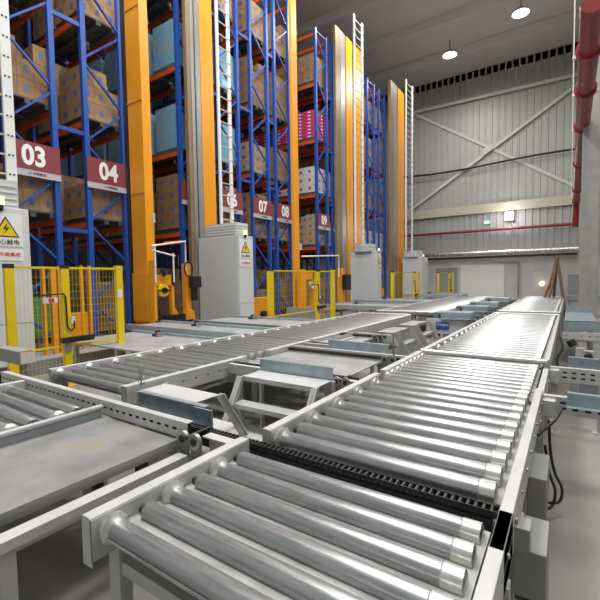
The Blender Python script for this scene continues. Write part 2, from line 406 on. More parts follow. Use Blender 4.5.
for yy in (.7, 1.5): MB().box(-2.1, -2.04, yy - .03, yy + .03, -.62, -.05, 'frame').build('leg', t)

# ------------------------------------------------------------------ chain transfers
def bracket(x, y, parent, s=1.):
    b = MB()
    for dx in (0, .10 * s):
        b.tube([(x + dx, y - .05, -.02), (x + dx, y - .025, -.02)], .048 * s, 'alu', 16)
        b.tube([(x + dx, y - .056, -.02), (x + dx, y - .05, -.02)], .022 * s, 'dark', 12)
        b.prism([(x + dx - .045 * s, -.02), (x + dx + .045 * s, -.02), (x + dx + .03 * s, -.2 * s), (x + dx - .02 * s, -.2 * s)], 'Y', y - .04, y - .025, 'alu')
    b.tube([(x + .05, y - .06, .0), (x + .05, y + .15, .0)], .012, 'dark', 8)
    return b.build('sprocket_bracket', parent)
def chain(x0, x1, y, parent, w=.05):
    b = MB()
    b.box(x0, x1, y - w / 2, y + w / 2, -.045, -.035, 'black')
    x = x0
    while x < x1 - .02:
        b.tube([(x, y - w / 2, -.02), (x, y + w / 2, -.02)], .011, 'chain', 6)
        b.box(x, x + .026, y - w / 2 - .004, y - w / 2, -.033, -.007, 'chain'); b.box(x, x + .026, y + w / 2, y + w / 2 + .004, -.033, -.007, 'chain')
        x += .034
    return b.build('drive_chain', parent)
def guide(x0, x1, y, z0, z1, parent, th=.055):
    b = MB().box(x0, x1, y - .003, y + .003, z0, z1, 'galv').box(x0, x1, y, y + th, z1 - .004, z1, 'galv').box(x0, x1, y - th * 1.2, y, z0, z0 + .004, 'galv')
    return b.build('guide_channel', parent)
# T1
t = thing('chain_transfer', 'black chain cross transfer with long slotted grey beam, edging the scuffed deck plate', 'conveyor', (0, 0, .72))
MB().perf('X', -5.1, -2.12, 1.78, -.045, .068, .006, 'rail', rows=1, pitch=.085, slot=.045, sh=.020).box(-5.1, -2.12, 1.78, 1.835, .062, .068, 'rail').box(-5.1, -2.12, 1.80, 1.81, -.04, .06, 'dark').build('slotted_beam', t)  # dark backing gives the slots the shade of the hollow beam
MB().box(-2.0, -1.66, 1.86, 1.875, -.16, -.0, 'rail').box(-2.0, -1.66, 1.80, 1.86, -.01, .0, 'rail').build('end_plate', t)
chain(-5.1, -.24, 1.925, t, .05)
MB().box(-5.1, -.26, 1.895, 1.955, -.12, -.05, 'dark').build('chain_guide', t)
bracket(-2.12, 1.78, t, 1.15)
for xx in (-4.9, -3.3, -2.3): MB().box(xx - .03, xx + .03, 1.82, 1.87, -.72, -.12, 'frame').build('leg', t)
guide(-3.13, -2.3, 2.10, -.075, .06, t)
MB().box(-2.40, -2.2, 2.075, 2.09, -.08, .055, 'galv').build('end_plate', t)
MB().box(-6.0, -5.36, 2.05, 2.07, .06, .22, 'boxgray').box(-6.0, -5.36, 2.07, 2.2, .21, .22, 'boxgray').build('guide_channel', t)
MB().box(-.26, -.12, 1.88, 1.98, -.14, -.04, 'alu').build('end_plate', t)
# drive cluster at the far left edge
t = thing('chain_drive', 'dark sprocket and motor cluster at the far end of the black chain', 'motor', (-5.35, 1.85, .66))
MB().tube([(-.1, -.1, 0), (.05, .0, 0)], .07, 'dark', 12).tube([(-.05, -.1, .04), (.0, .1, .04)], .05, 'shaft', 10).build('motor', t)
MB().tube([(.08, -.12, .0), (.08, -.09, .0)], .08, 'alu', 14).build('sprocket', t); MB().box(-.03, .03, -.03, .03, -.6, -.05, 'frame').build('leg', t)

def cross_unit(label, x0, x1, y0, y1, z=.74, gx=None, gz=(0, .13), perf_far=True, perf_near=False, gy=None, plate=True, br=True, tag_label=None):
    t = thing('cross_transfer', label, 'conveyor', (0, 0, z))
    if perf_far: MB().perf('X', x0, x1, y1, -.13, .0, .008, 'rail', rows=1, pitch=.13, slot=.03, sh=.026).box(x0, x1, y1, y1 + .055, -.006, .0, 'rail').build('slotted_beam', t)
    MB().box(x0, x1, y0, y0 + .06, -.12, -.01, 'rail').build('side_beam', t)
    if plate: MB().box(x0, x1 - .28, y0 + .08, y1 - .02, -.07, -.06, 'deck').build('deck_plate', t)
    chain(x0, x1 - .05, y1 - .12, t); chain(x0, x1 - .05, y0 + .12, t)
    if gy is not None: guide(*(gx or (x0 + .35, x1 - .2)), gy, *gz, t)
    if br: bracket(x1 - .22, y0, t, 1.0); bracket(x1 - .22, y1 - .15, t, 1.0)
    for xx in (x0 + .15, x1 - .35):
        for yy in (y0 + .03, y1): MB().box(xx - .03, xx + .03, yy - .03, yy + .03, -z, -.12, 'frame').build('leg', t)
    return t
c2 = cross_unit('slotted cross transfer with flat grey plate joining the two conveyor lines, nearest of them', XP1 + .02, XM0 - .01, 3.50, 4.9, .75, gy=3.45, gx=(-2.86, -1.93), gz=(-.02, .11))
c3 = cross_unit('second cross transfer with bluish guide channel, just beyond the plate transfer', XP1 + .02, -2.5, 5.15, 6.5, .77, gy=5.02, gx=(-2.88, -1.97), gz=(-.03, .09))
MB().box(-3.16, -3.15, 5.5, 6.9, -.05, .02, 'frame').box(-3.16, -3.08, 5.5, 6.9, -.05, -.045, 'frame').build('guide_channel', c3)
c4 = cross_unit('cross transfer with a blue name plate on its end, beyond the grey steps', -2.9, XM0 - .01, 9.9, 11.0, .74, gy=9.85)
MB().box(-2.9, -2.0, 9.86, 9.88, -.36, -.04, 'rail').build('end_panel', c4)
lp = MB().box(-2.66, -2.36, 9.845, 9.86, -.26, -.08, 'navy').build('name_plate', c4); lp['label'] = 'blue plate with white writing'
letter('中鼎集成', .07, 'letter', (-2.51, 9.84, -.15), lp, FACE_Y)
c5 = cross_unit('pale blue-topped cross transfer, third from the far wall', -2.9, XM0 - .01, 12.2, 13.2, .74, gy=12.15)
c6 = cross_unit('pale blue-topped cross transfer, second from the far wall', -2.9, XM0 - .01, 14.2, 15.4, .74, gy=14.15)
c7 = cross_unit('pale blue-topped cross transfer, closest to the far wall', -2.9, XM0 - .01, 17.2, 18.6, .74, gy=17.1)
for o, yy in ((c4, 9.9), (c5, 12.2), (c6, 14.2), (c7, 17.2)):
    MB().box(-2.8, -1.95, yy + .25, yy + .85, .10, .13, 'galv').box(-2.8, -2.7, yy + .3, yy + .8, -.06, .10, 'galv').box(-2.05, -1.95, yy + .3, yy + .8, -.06, .10, 'galv').build('top_plate', o)

# right-hand arms off the main line
def arm(label, y, z, length=1.9, rows=2, gx=0., gy=None, gz=None, h=.16):
    t = thing('conveyor_arm', label, 'conveyor', (0, 0, z))
    MB().perf('X', -.17, -.17 + length, y, -h, .0, .006, 'rail', rows=rows, pitch=.085, slot=.042, sh=.022).box(-.17, -.17 + length, y, y + .06, -.006, 0, 'rail').box(-.17, -.17 + length, y + .02, y + .03, -h + .01, -.01, 'dark').build('slotted_beam', t)  # dark sheet behind the slots paints in the shade inside the beam
    if gy is not None: guide(gx, -.17 + length, gy, gz[0], gz[1], t)
    for xx in (.32, 1.5): MB().box(xx - .04, xx + .04, y + .01, y + .07, -z + .012, -.02, 'frame').box(xx - .08, xx + .08, y - .02, y + .1, -z, -z + .012, 'frame').build('leg', t)
    MB().box(-.17, -.08, y - .1, y - .004, -.15, -.02, 'rail').build('end_plate', t)
    return t
arm('white slotted arm with two rows of holes reaching sideways from the main line', 5.38, .70, rows=2, gx=.0, gy=6.0, gz=(-.11, .02))
arm('nearer white slotted arm with a bluish guide channel on its far side', 3.95, .73, rows=2, gx=.0, gy=3.84, gz=(-.035, .07), h=.14)
# far right boxy galvanised conveyors
t = thing('cross_transfer', 'pale blue boxy transfer beside the main line, in front of the concrete pillar', 'conveyor', (0, 0, .74))
MB().box(-.08, 0.5, 9.3, 9.32, -.1, .12, 'galv').box(-.08, 0.5, 9.3, 9.45, .11, .12, 'galv').build('guide_channel', t)
MB().box(-.08, .5, 13.0, 13.02, -.05, .14, 'galv').box(-.08, .5, 9.5, 13.0, -.01, .0, 'galv').build('top_plate', t)
MB().perf('X', -.1, .5, 9.0, -.2, -.06, .008, 'rail', rows=1, pitch=.12, slot=.04, sh=.03).build('slotted_beam', t)
for xx in (.22, .44):
    for yy in (9.04, 12.9): MB().box(xx - .06, xx + .06, yy - .03, yy + .03, -.74, -.06, 'frame').build('leg', t)
MB().tube([(.02, 8.9, -.2), (.08, 8.9, -.3)], .07, 'dark', 12).build('motor', t)
t = thing('cross_transfer', 'small pale transfer just before the grey metal cabinet', 'conveyor', (0, 0, .74))
MB().box(-.12, 1.4, 20, 20.03, -.05, .14, 'galv').box(-.12, 1.4, 20, 20.8, .13, .14, 'galv').build('guide_channel', t)
for xx in (.0, 1.2): MB().box(xx - .05, xx + .05, 20.1, 20.2, -.74, .13, 'frame').build('leg', t)
# motor and hoses right of the main line
def motor(label, x, y, z, s=1.):
    t = thing('gear_motor', label, 'motor', (x, y, z))
    MB().tube([(0, -.12 * s, 0), (0, .06 * s, 0)], .06 * s, 'dark', 14).build('motor_body', t)
    MB().box(-.07 * s, .07 * s, .06 * s, .16 * s, -.07 * s, .07 * s, 'frame').build('gearbox', t)
    MB().box(-.03, .03, .08 * s, .12 * s, -z, -.07 * s, 'frame').build('stand', t)
    return t
motor('dark gear motor by the leg of the farther slotted arm', .24, 7.3, .52, 1.1)
motor('small dark gear motor close beside the main line and its hanging hose', .06, 6.9, .5, .8)
t = thing('frame_post', 'square grey post standing between the two gear motors', 'post', (.14, 7.1, 0))
MB().box(-.05, .05, -.04, .04, .012, .68, 'frame').build('post', t); MB().box(-.1, .1, -.08, .08, 0, .012, 'frame').build('base_plate', t)
def hose(label, pts, r=.012, cat='hose'):
    # smooth through points
    P = [Vector(p) for p in pts]; out = []
    for i in range(len(P) - 1):
        p0 = P[max(i - 1, 0)]; p1 = P[i]; p2 = P[i + 1]; p3 = P[min(i + 2, len(P) - 1)]
        for k in range(6):
            u = k / 6; out.append(.5 * ((2 * p1) + (-p0 + p2) * u + (2 * p0 - 5 * p1 + 4 * p2 - p3) * u * u + (-p0 + 3 * p1 - 3 * p2 + p3) * u ** 3))
    out.append(P[-1])
    return tag(MB().tube(out, r, 'black', 8).build('cable_hose'), label, cat)
hose('black hose with a pale tip curling up beside the main line rail', [(-.17, 3.3, .60), (-.12, 3.4, .64), (-.07, 3.5, .67), (-.03, 3.62, .74)], .011)
hose('black hose drooping straight down to the floor beside the main line', [(-.11, 3.5, .66), (-.10, 3.5, .45), (-.07, 3.45, .3), (-.02, 3.4, .2), (-.04, 3.35, .12), (-.14, 3.3, .12)], .010)
hose('second black hose looped near the floor beside the grey control box', [(-.13, 3.4, .5), (-.10, 3.4, .3), (-.06, 3.35, .2), (-.08, 3.3, .1), (-.15, 3.25, .08)], .010)
hose('black hose hanging from the far end of the long bay', [(-.12, 8.6, .62), (-.08, 8.2, .5), (-.14, 7.6, .42), (-.12, 7.0, .36)], .02)
# junction boxes on the floor at the far right
t = thing('floor_box', 'blue-grey electrical box low behind the slotted arms', 'box', (.12, 5.9, 0))
MB().box(0, .22, 0, .3, .3, .55, 'doorgray').box(.02, .05, .1, .15, 0, .3, 'frame').box(.17, .2, .1, .15, 0, .3, 'frame').build('housing', t)
# concrete/painted floor patches right of main line
for i, (x0, x1, y0, y1) in enumerate([(-.12, .12, 4.5, 5.6), (.2, .5, 4.5, 5.2)]):
    pass

# ------------------------------------------------------------------ steps between the lines
def steps(label, x0, x1, ytop, dirn, ztop=.66, n=2, d0=.3, run=.2, solid=False):
    """step unit descending along Y towards dirn (+1 = away from the camera)"""
    t = thing('step_unit', label, 'steps', (0, ytop, 0)); rise = ztop / n
    for k in range(n):
        z = ztop - k * rise; a = dirn * (0 if k == 0 else d0 + (k - 1) * run); b_ = dirn * (d0 + k * run)
        y0, y1 = sorted((a, b_))
        MB().box(x0, x1, y0, y1, z - .004, z, 'step').box(x0, x1, y0, y0 + .006, z - .045, z, 'step').box(x0, x1, y1 - .006, y1, z - .045, z, 'step').build('tread', t, bevel=.002)
    R = dirn * (d0 + n * run * .8); q = dirn * (d0 - .05)
    for xx in (x0 - .012, x1):
        MB().prism([(q, ztop), (q + dirn * .085, ztop), (R + dirn * .085, 0), (R, 0)], 'X', xx, xx + .012, 'step').prism([(q + dirn * .07, ztop), (q + dirn * .085, ztop), (R + dirn * .085, 0), (R + dirn * .07, 0)], 'X', xx - .03, xx + .035, 'step').build('side_frame', t)
        MB().box(xx, xx + .03, -.015, .03, 0, ztop - .005, 'step').build('leg', t)
        if solid: MB().prism([(dirn * .02, ztop - .01), (q, ztop - .01), (R, .02), (dirn * .02, .02)], 'X', xx + .002, xx + .008, 'step').build('side_panel', t)
    MB().box(x0, x1, -.01, .02, .25, .29, 'step').build('cross_tie', t)
    return t
def side_steps(label, xt, y0, y1, ztop=.69, n=3, first_solid=False):
    """step unit set square to the line, descending towards +X"""
    t = thing('step_unit', label, 'steps', (xt, y0, 0)); w = y1 - y0; run = .17; rise = ztop / n
    for k in range(n):
        z = ztop - k * rise; a = -.34 if k == 0 else (k - 1) * run; b_ = k * run
        MB().box(a, b_ + .02, 0, w, z - .004, z, 'stepgray').box(b_ + .014, b_ + .02, 0, w, z - .05, z, 'stepgray').build('tread', t)
    xb = n * run * .75
    for i, yy in enumerate((0, w - .02)):
        wd = .10 if i else .12
        b = MB().prism([(.0, ztop), (wd, ztop), (xb + wd, 0), (xb, 0)], 'Y', yy, yy + .02, 'stepgray')
        b.build('side_frame', t)
        MB().box(-.34, -.31, yy, yy + .02, 0, ztop, 'stepgray').build('leg', t)
        if first_solid and not i: MB().prism([(-.32, ztop - .01), (.0, ztop - .01), (xb, .02), (-.32, .02)], 'Y', yy + .004, yy + .012, 'stepgray').build('side_panel', t)
    return t
steps('light grey step unit partly hidden behind the bluish guide of the black chain transfer', -3.35, -2.6, 2.25, 1, .72, 2, .31, .26)
steps('light grey step unit facing the camera under the guide channel of the plate transfer', -2.83, -1.93, 3.42, -1, .74, 3, .3, .16)
side_steps('solid grey step unit beyond the plate transfer, nearer of the two', -2.78, 7.3, 8.2)
side_steps('solid grey step unit beyond the plate transfer, farther one beside the blue name plate', -2.82, 8.6, 9.6, first_solid=True)

# ------------------------------------------------------------------ left side cross decks towards the cranes
def side_deck(label, x0, x1, y0, y1, z=.70, near_rail=True):
    t = thing('pallet_station', label, 'conveyor', (0, 0, z))
    MB().box(x0, x1, y0, y1, -.03, 0, 'deck').build('deck_plate', t)
    MB().box(x0, x1, y1, y1 + .09, -.1, .05, 'galv').build('side_beam', t)
    if near_rail: MB().box(x0, x1, y0 - .09, y0, -.1, .05, 'galv').build('side_beam', t)
    for xx in (x0 + .2, (x0 + x1) / 2, x1 - .2):
        for yy in (y0 + .1, y1 - .1): MB().box(xx - .04, xx + .04, yy - .04, yy + .04, -z, -.03, 'frame').build('leg', t)
    s = MB().box(x1 - 2.2, x1 - 2.05, y1 - .22, y1 - .1, 0, .05, 'dark').box(x1 - 2.12, x1 - 2.06, y1 - .2, y1 - .12, .05, .12, 'dark').box(x1 - 2.02, x1 - 1.95, y1 - .25, y1 - .12, 0, .09, 'alu').build('sensor', t)
    s['label'] = 'dark sensor bracket'
    return t
side_deck('grey pallet station with two long rails behind the near yellow fence', -8.6, XP0 - .05, 5.6, 6.45)
side_deck('grey pallet station between the near yellow fence and the perforated side rail', -8.2, XP0 - .05, 3.95, 5.4, .60, False)
side_deck('grey pallet station in front of the tall grey cabinet by the second fence', -8.0, XP0 - .05, 7.1, 8.4, .68)
side_deck('grey pallet station beyond the second fence', -8.0, XP0 - .05, 13.3, 14.8, .70)
side_deck('grey pallet station in front of the third crane cabinet', -8.0, XP0 - .05, 16.3, 17.8, .72)
side_deck('farthest grey pallet station by the third and fourth fences', -8.0, XP0 + .05, 22.6, 24.6, .72)
tag(MB().box(-6.4, -5.2, 3.0, 3.25, 0, .004, 'mark').build('floor_marking'), kind='structure')

# overhead roller guard fixture: little chained sensor on left conveyor near corner
t = thing('photo_sensor', 'small sensor on a bent wire bracket at the near end of the perforated side rail', 'sensor', (-3.33, 2.27, .77))
MB().tube([(0, 0, 0), (0, 0, .13)], .008, 'alu', 8).build('stem', t)
MB().box(-.02, .02, -.02, .02, .13, .19, 'galv').build('sensor_head', t)
MB().tube([(.05 * math.cos(a * .6), 0, .05 + .04 * math.sin(a * .6)) for a in range(11)], .006, 'alu', 6).build('cable_loop', t)

# ------------------------------------------------------------------ safety fences
def fence(label, X, ys, pw, ztop=2.0, zlow=.68, wires=True, latch=True, cell=.06):
    t = thing('safety_fence', label, 'fence', (X, ys[0], 0))
    y0 = ys[0]
    for i, y in enumerate(ys):
        MB().box(-.04, .04, y - y0 - pw / 2, y - y0 + pw / 2, .012, ztop + .02, 'yellow').box(-.09, .09, y - y0 - pw / 2 - .04, y - y0 + pw / 2 + .04, 0, .012, 'yellow').build('post', t, bevel=.004)
        MB().box(-.042, .042, y - y0 - pw / 2 - .002, y - y0 + pw / 2 + .002, ztop - .03, ztop + .035, 'dark' if i < 2 else 'yellow').build('post_cap', t)
    for a, b_ in zip(ys[:-1], ys[1:]):
        a2 = a - y0 + pw / 2 + .01; b2 = b_ - y0 - pw / 2 - .01
        MB().box(-.015, .015, a2, b2, ztop - .035, ztop, 'yellow').build('top_rail', t)
        MB().box(-.015, .015, a2, b2, zlow - .018, zlow + .018, 'yellow').build('bottom_rail', t)
        m = MB(); y = a2; w = .0016
        while y < b2: m.box(-w, w, y - w, y + w, .15, ztop - .03, 'yellow'); y += cell
        z = .15
        while z < ztop: m.box(-w, w, a2, b2, z - w, z + w, 'yellow'); z += cell * 2
        m.build('mesh_panel', t)
    if latch:
        y = ys[1] - y0; s = pw / .12
        MB().box(.04, .10, y - .12, y + .42, zlow + .06, zlow + .15, 'dark').box(.1, .13, y + .02, y + .3, zlow + .08, zlow + .13, 'black').build('latch_bolt', t)
        MB().box(.04, .07, y - .07, y + .02, zlow - .1, zlow + .05, 'alu').build('latch_plate', t)
        MB().tube([(.05, y - .42, 1.5), (.06, y - .42, 1.54), (.06, y - .05, 1.56), (.06, y - .02, 1.5), (.06, y - .01, 1.0), (.06, y + .05, .93), (.06, y + .1, .98), (.06, y + .1, 1.1)], .014, 'black', 8).build('cable_loop', t)
        h = MB().box(.02, .05, y - .36, y - .14, 1.41, 1.50, 'white').box(.05, .055, y - .28, y - .2, 1.42, 1.49, 'red').build('switch_box', t); h['label'] = 'white switch box with a red mark'
        MB().box(.045, .065, y + .06, y + .12, 1.05, 1.17, 'white').build('name_tag', t)
    MB().box(.042, .046, ys[-1] - y0 - .05, ys[-1] - y0 + .03, 1.45, 1.6, 'white').build('name_tag', t)
    return t
fence('nearest bright yellow safety fence with a black bolt and switch box', -7.0, [2.60, 3.40, 4.37], .125)
fence('second yellow safety fence, beside the tall grey cabinet with ladder', -7.0, [8.96, 11.5, 12.55], .22, cell=.09)
fence('third yellow safety fence, between the third and fourth crane cabinets', -7.0, [18.4, 21.6, 22.4], .3, cell=.14)
fence('smallest yellow safety fence, farthest away beside the fourth cabinet', -7.0, [26.4, 29.3, 30.3], .34, latch=True, cell=.16)

# ------------------------------------------------------------------ stacker cranes
def label_plates(cab, X, y1, z_top, w=.5, sc=1.):
    yc = y1 - .12 - w / 2
    wl = MB().box(0, .004, -w / 2, w / 2, -.56, 0, 'letter')
    wl.prism([(-.20, -.40), (.20, -.40), (0, -.05)], 'X', .004, .007, 'ink')
    wl.prism([(-.165, -.38), (.165, -.38), (0, -.095)], 'X', .007, .009, 'yellow')
    wl.prism([(.03, -.15), (-.05, -.27), (.0, -.265), (-.03, -.35), (.055, -.235), (.005, -.24)], 'X', .009, .011, 'ink')
    o = wl.build('warning_label', cab); o.location = (X, yc, z_top); o['label'] = 'yellow triangle electric warning label'
    t1 = text_mesh('当心触电', .10, 'ink', FACE_X, 0)
    i = inst('lettering', t1, (X + .006, yc, z_top - .49), cab)
    o2 = MB().box(0, .004, -w / 2, w / 2, -.2, 0, 'letter').build('company_label', cab); o2.location = (X, yc, z_top - .6)
    inst('lettering', text_mesh('◇中鼎集成', .08, 'red', FACE_X, 0), (X + .006, yc, z_top - .70), cab)
def ladder(t, X, ya, yb, z0, z1, rw=.13, pitch=.34, rung='alu', holes=True):
    b = MB()
    for y, w in ((ya, rw * .7), (yb, rw)):
        b.box(-.03, .03, y - w / 2, y + w / 2, z0, z1, 'white')
    m = MB(); z = z0 + .15; bl = b
    while z < z1:
        m.bar((0, ya, z), (0, yb, z), .03, .03, 'cream')
        bl.box(.03, .036, yb - .045, yb - .015, z - .015, z + .015, 'dark').box(.03, .036, yb + .015, yb + .045, z - .015, z + .015, 'dark'); z += pitch
    o = b.build('ladder', t); o.location = (X, 0, 0)
    m.build('rungs', o)
def cabinet(t, x0, x1, y0, y1, z0=.3, z1=3.04, roof=None):
    c = MB().box(x0, x1, y0, y1, z0, z1, 'cab').build('control_cabinet', t, bevel=.01)
    MB().box(x1, x1 + .015, y0 + .02, y1 - .02, z0 + .75, z1 - .02, 'cabside').box(x1, x1 + .015, y0 + .02, y1 - .02, z0 + .02, z0 + .73, 'cabside').build('door', c)
    MB().box(x0 + .05, x1 - .05, y0 - .015, y0, z0 + .05, z1 - .05, 'cab').build('side_panel', c)
    if roof:
        a0, a1, b0, b1, rz = roof
        r = MB().box(a0, a1, b0, b1, z1, rz, 'cab')
        for k in range(4):
            zz = z1 + .05 + k * (rz - z1 - .06) / 4
            r.box(a0 + .03, a1 - .03, b0 - .02, b0, zz, zz + .045, 'cabside').box(a1, a1 + .02, b0 + .03, b1 - .03, zz, zz + .045, 'cabside')
        r.build('cooling_unit', c)
    k = MB().tube([(x1 + .04, y0 + .28, z1 - .04), (x1 + .04, y0 + .28, z1 + .02)], .04, 'dark', 12).box(x1, x1 + .04, y0 + .25, y0 + .31, z1 - .08, z1 - .03, 'dark').build('beacon_base', c)
    k = MB().tube([(x1 + .04, y0 + .28, z1 + .02), (x1 + .04, y0 + .28, z1 + .16)], .05, 'beacon', 12).build('beacon_lamp', c); k['label'] = 'glowing pale yellow beacon'
    return c
TOP = 14.2
def base(t, x0, x1, y0, y1, z0=.0, z1=.3):
    MB().box(x0, x1, y0, y1, z0, z1, 'doorgray').build('base_frame', t)
# crane 0 at left edge
t = thing('stacker_crane', 'nearest crane: pale cabinet with warning label, ladder and orange lower frame', 'crane', (0, 0, 0))
c = cabinet(t, -9.32, -8.0, 2.62, 3.33, .3, 3.04, (-9.2, -8.1, 2.5, 3.22, 3.52)); label_plates(c, -7.98, 3.33, 2.93, .5)
ladder(t, -8.3, 2.55, 3.21, 3.52, TOP, .16, .34)
base(t, -9.3, -8.3, 2.6, 5.2, 0, .28)
for y, w in ((3.86, .05), (4.04, .09), (4.14, .03)): MB().box(-8.83, -8.75, y - w / 2, y + w / 2, .28, 2.05, 'mast').build('post', t)
for y in (4.64, 4.82): MB().box(-8.86, -8.8, y - .025, y + .025, .28, 2.1, 'mast').build('post', t)
MB().box(-9.3, -9.2, 4.5, 4.95, .5, 1.05, 'mast').build('drive_housing', t, bevel=.01)
MB().tube([(-8.72, 4.35, 1.5), (-8.68, 4.35, 1.5)], .12, 'dark', 14).build('wheel', t)
# crane A (no cabinet, mast at 130-153 px)
t = thing('stacker_crane', 'orange crane with a broad mast and yellow wheel, beside the sign zero four', 'crane', (0, 0, 0))
MB().box(-9.6, -9.0, 6.43, 6.68, .3, TOP, 'mast').build('mast', t, bevel=.01)
MB().box(-9.8, -9.7, 6.44, 6.52, .3, TOP, 'dark').build('guide_column', t)
for z in (4.0, 6.3, 8.6, 11): MB().box(-9.61, -9.0, 6.415, 6.43, z, z + .02, 'mast').build('joint_strip', t)
MB().box(-9.05, -8.98, 6.62, 6.70, 3.25, 3.5, 'cream').build('switch_box', t)
base(t, -9.6, -8.4, 6.3, 7.8, 0, .3)
MB().box(-9.5, -8.9, 6.32, 6.42, .7, 1.95, 'mast').build('carriage_frame', t, bevel=.01)
MB().box(-8.75, -8.55, 6.28, 6.35, .7, 2.25, 'mast').box(-8.72, -8.6, 6.85, 6.93, .3, 1.9, 'mast').box(-8.75, -8.55, 6.26, 6.37, .3, .75, 'mast').box(-8.75, -8.6, 6.3, 6.93, 1.62, 1.9, 'mast').prism([(6.93, .7), (7.2, .7), (6.93, 1.05)], 'X', -8.72, -8.62, 'mast').build('carriage_frame', t)
MB().tube([(-8.62, 6.57, 1.5), (-8.54, 6.57, 1.5)], .16, 'yellow', 20).tube([(-8.54, 6.57, 1.5), (-8.5, 6.57, 1.5)], .08, 'dark', 14).box(-8.53, -8.5, 6.38, 6.76, 1.48, 1.52, 'dark').build('wheel', t)
MB().box(-8.55, -8.45, 6.48, 6.66, 1.93, 2.05, 'dark').box(-8.53, -8.5, 6.52, 6.6, 1.85, 2.0, 'dark').build('motor', t)
MB().box(-8.7, -8.5, 6.6, 7.2, .72, .86, 'black').build('drive_unit', t)
MB().bar((-8.6, 7.34, .7), (-8.6, 7.34, 2.2), .18, .15, 'mast').prism([(7.2, .7), (7.5, .7), (7.42, .95), (7.26, .95)], 'X', -8.65, -8.45, 'mast').build('carriage_post', t)
MB().tube([(-8.48, 7.32 + .14 * math.cos(a * .52), 2.05 + .2 * math.sin(a * .52)) for a in range(13)], .02, 'black', 8).build('cable_loop', t)
MB().box(-8.45, -8.3, 7.3, 7.6, 1.55, 1.85, 'black').box(-8.45, -8.35, 7.35, 7.5, 1.2, 1.55, 'black').build('control_box', t)
MB().tube([(-8.5, 6.3, 1.7), (-8.5, 6.3, 2.65)], .02, 'white', 8).tube([(-8.5, 6.85, 1.7), (-8.5, 6.85, 2.45)], .02, 'white', 8).tube([(-8.5, 6.22, 2.5), (-8.5, 6.9, 2.38)], .02, 'white', 8).build('guard_rail', t)
MB().tube([(-8.5, 6.2, 2.6), (-8.5, 7.25, 2.78), (-8.5, 7.25, 2.0)], .022, 'white', 8).tube([(-8.55, 6.6, 2.68), (-8.55, 7.18, 2.76)], .05, 'pipe', 10).build('guard_rail', t)
# crane B
def crane(label, cab, roof, or_, gray, lad, rw=.13, pitch=.34, gm='alu', lab_w=.5, gz=.3, extra=None):
    t = thing('stacker_crane', label, 'crane', (0, 0, 0))
    c = cabinet(t, *cab, .3, 3.04, roof); label_plates(c, cab[1] + .02, cab[3], 2.93, lab_w)
    MB().box(*or_, .3, TOP, 'mast').build('mast', t, bevel=.008)
    for g in gray: MB().box(*g[:4], gz, TOP, g[4]).build('guide_column', t, bevel=.006)
    ladder(t, *lad, rw, pitch)
    base(t, cab[0], cab[1] - .1, cab[2] - .3, cab[3] + 1.4, 0, .3)
    o = MB().box(-8.6, -8.35, cab[3] + .35, cab[3] + 1.25, .3, 1.15, 'mast').build('drive_housing', t, bevel=.01)
    MB().tube([(-8.35, cab[3] + .8, .62), (-8.2, cab[3] + .8, .62)], .1, 'black', 12).build('wheel', t)
    return t
crane('second crane with tall grey cabinet, twin grey columns and a white ladder', (-9.66, -8.0, 8.76, 9.42), (-9.4, -8.1, 8.8, 9.32, 3.42),
      (-9.95, -9.74, 9.12, 9.66), [(-9.86, -9.72, 8.55, 8.70, 'mast2'), (-9.84, -9.70, 8.70, 8.82, 'alu'), (-9.84, -9.70, 8.88, 9.07, 'alu')], (-8.7, 8.82, 9.28, 3.42, TOP), .11, .36)
crane('third crane with grey cabinet and narrow rung ladder, beyond the second fence', (-9.43, -8.0, 18.77, 19.42), (-9.1, -8.2, 18.6, 19.2, 3.42),
      (-9.95, -9.8, 19.25, 19.95), [(-9.95, -9.8, 18.1, 18.6, 'mast2'), (-9.9, -9.8, 18.65, 19.1, 'alu'), (-9.95, -9.8, 20.35, 21.0, 'mast')], (-8.7, 17.92, 18.8, 3.42, TOP), .15, .36)
crane('fourth crane with grey cabinet, farthest away in front of the far wall', (-9.26, -8.0, 26.15, 27.5), (-9.1, -8.2, 26.0, 27.1, 3.45),
      (-9.8, -9.6, 26.3, 27.4), [(-9.8, -9.6, 25.0, 25.5, 'mast2'), (-9.75, -9.6, 25.55, 26.15, 'alu')], (-8.8, 25.5, 26.7, 3.45, TOP), .2, .36)
t = thing('stacker_crane', 'crane with a single slim orange mast between the signs zero eight and zero nine', 'crane', (0, 0, 0))
MB().box(-9.12, -9.0, 13.1, 13.46, .3, TOP, 'mast').build('mast', t, bevel=.008)
MB().box(-9.0, -8.95, 13.42, 13.56, 2.9, 3.15, 'cream').build('switch_box', t)
base(t, -9.3, -8.5, 12.9, 15.4, 0, .6)
MB().box(-8.8, -8.6, 12.95, 13.3, .6, 2.1, 'mast').box(-8.8, -8.6, 13.3, 13.9, 1.7, 2.0, 'mast').box(-8.8, -8.6, 13.8, 14.0, .6, 2.0, 'mast').build('carriage_frame', t, bevel=.01)
MB().tube([(-8.6, 13.6, 1.5), (-8.52, 13.6, 1.5)], .14, 'mark', 16).build('wheel', t)
MB().box(-8.8, -8.6, 16.2, 16.6, .3, 2.2, 'mast').build('carriage_post', t); MB().box(-8.6, -8.4, 16.3, 16.8, 1.2, 1.9, 'black').build('control_box', t)
MB().tube([(-8.6, 13, 2.6), (-8.6, 16, 2.75), (-8.6, 16, 1.8)], .03, 'white', 8).build('guard_rail', t)

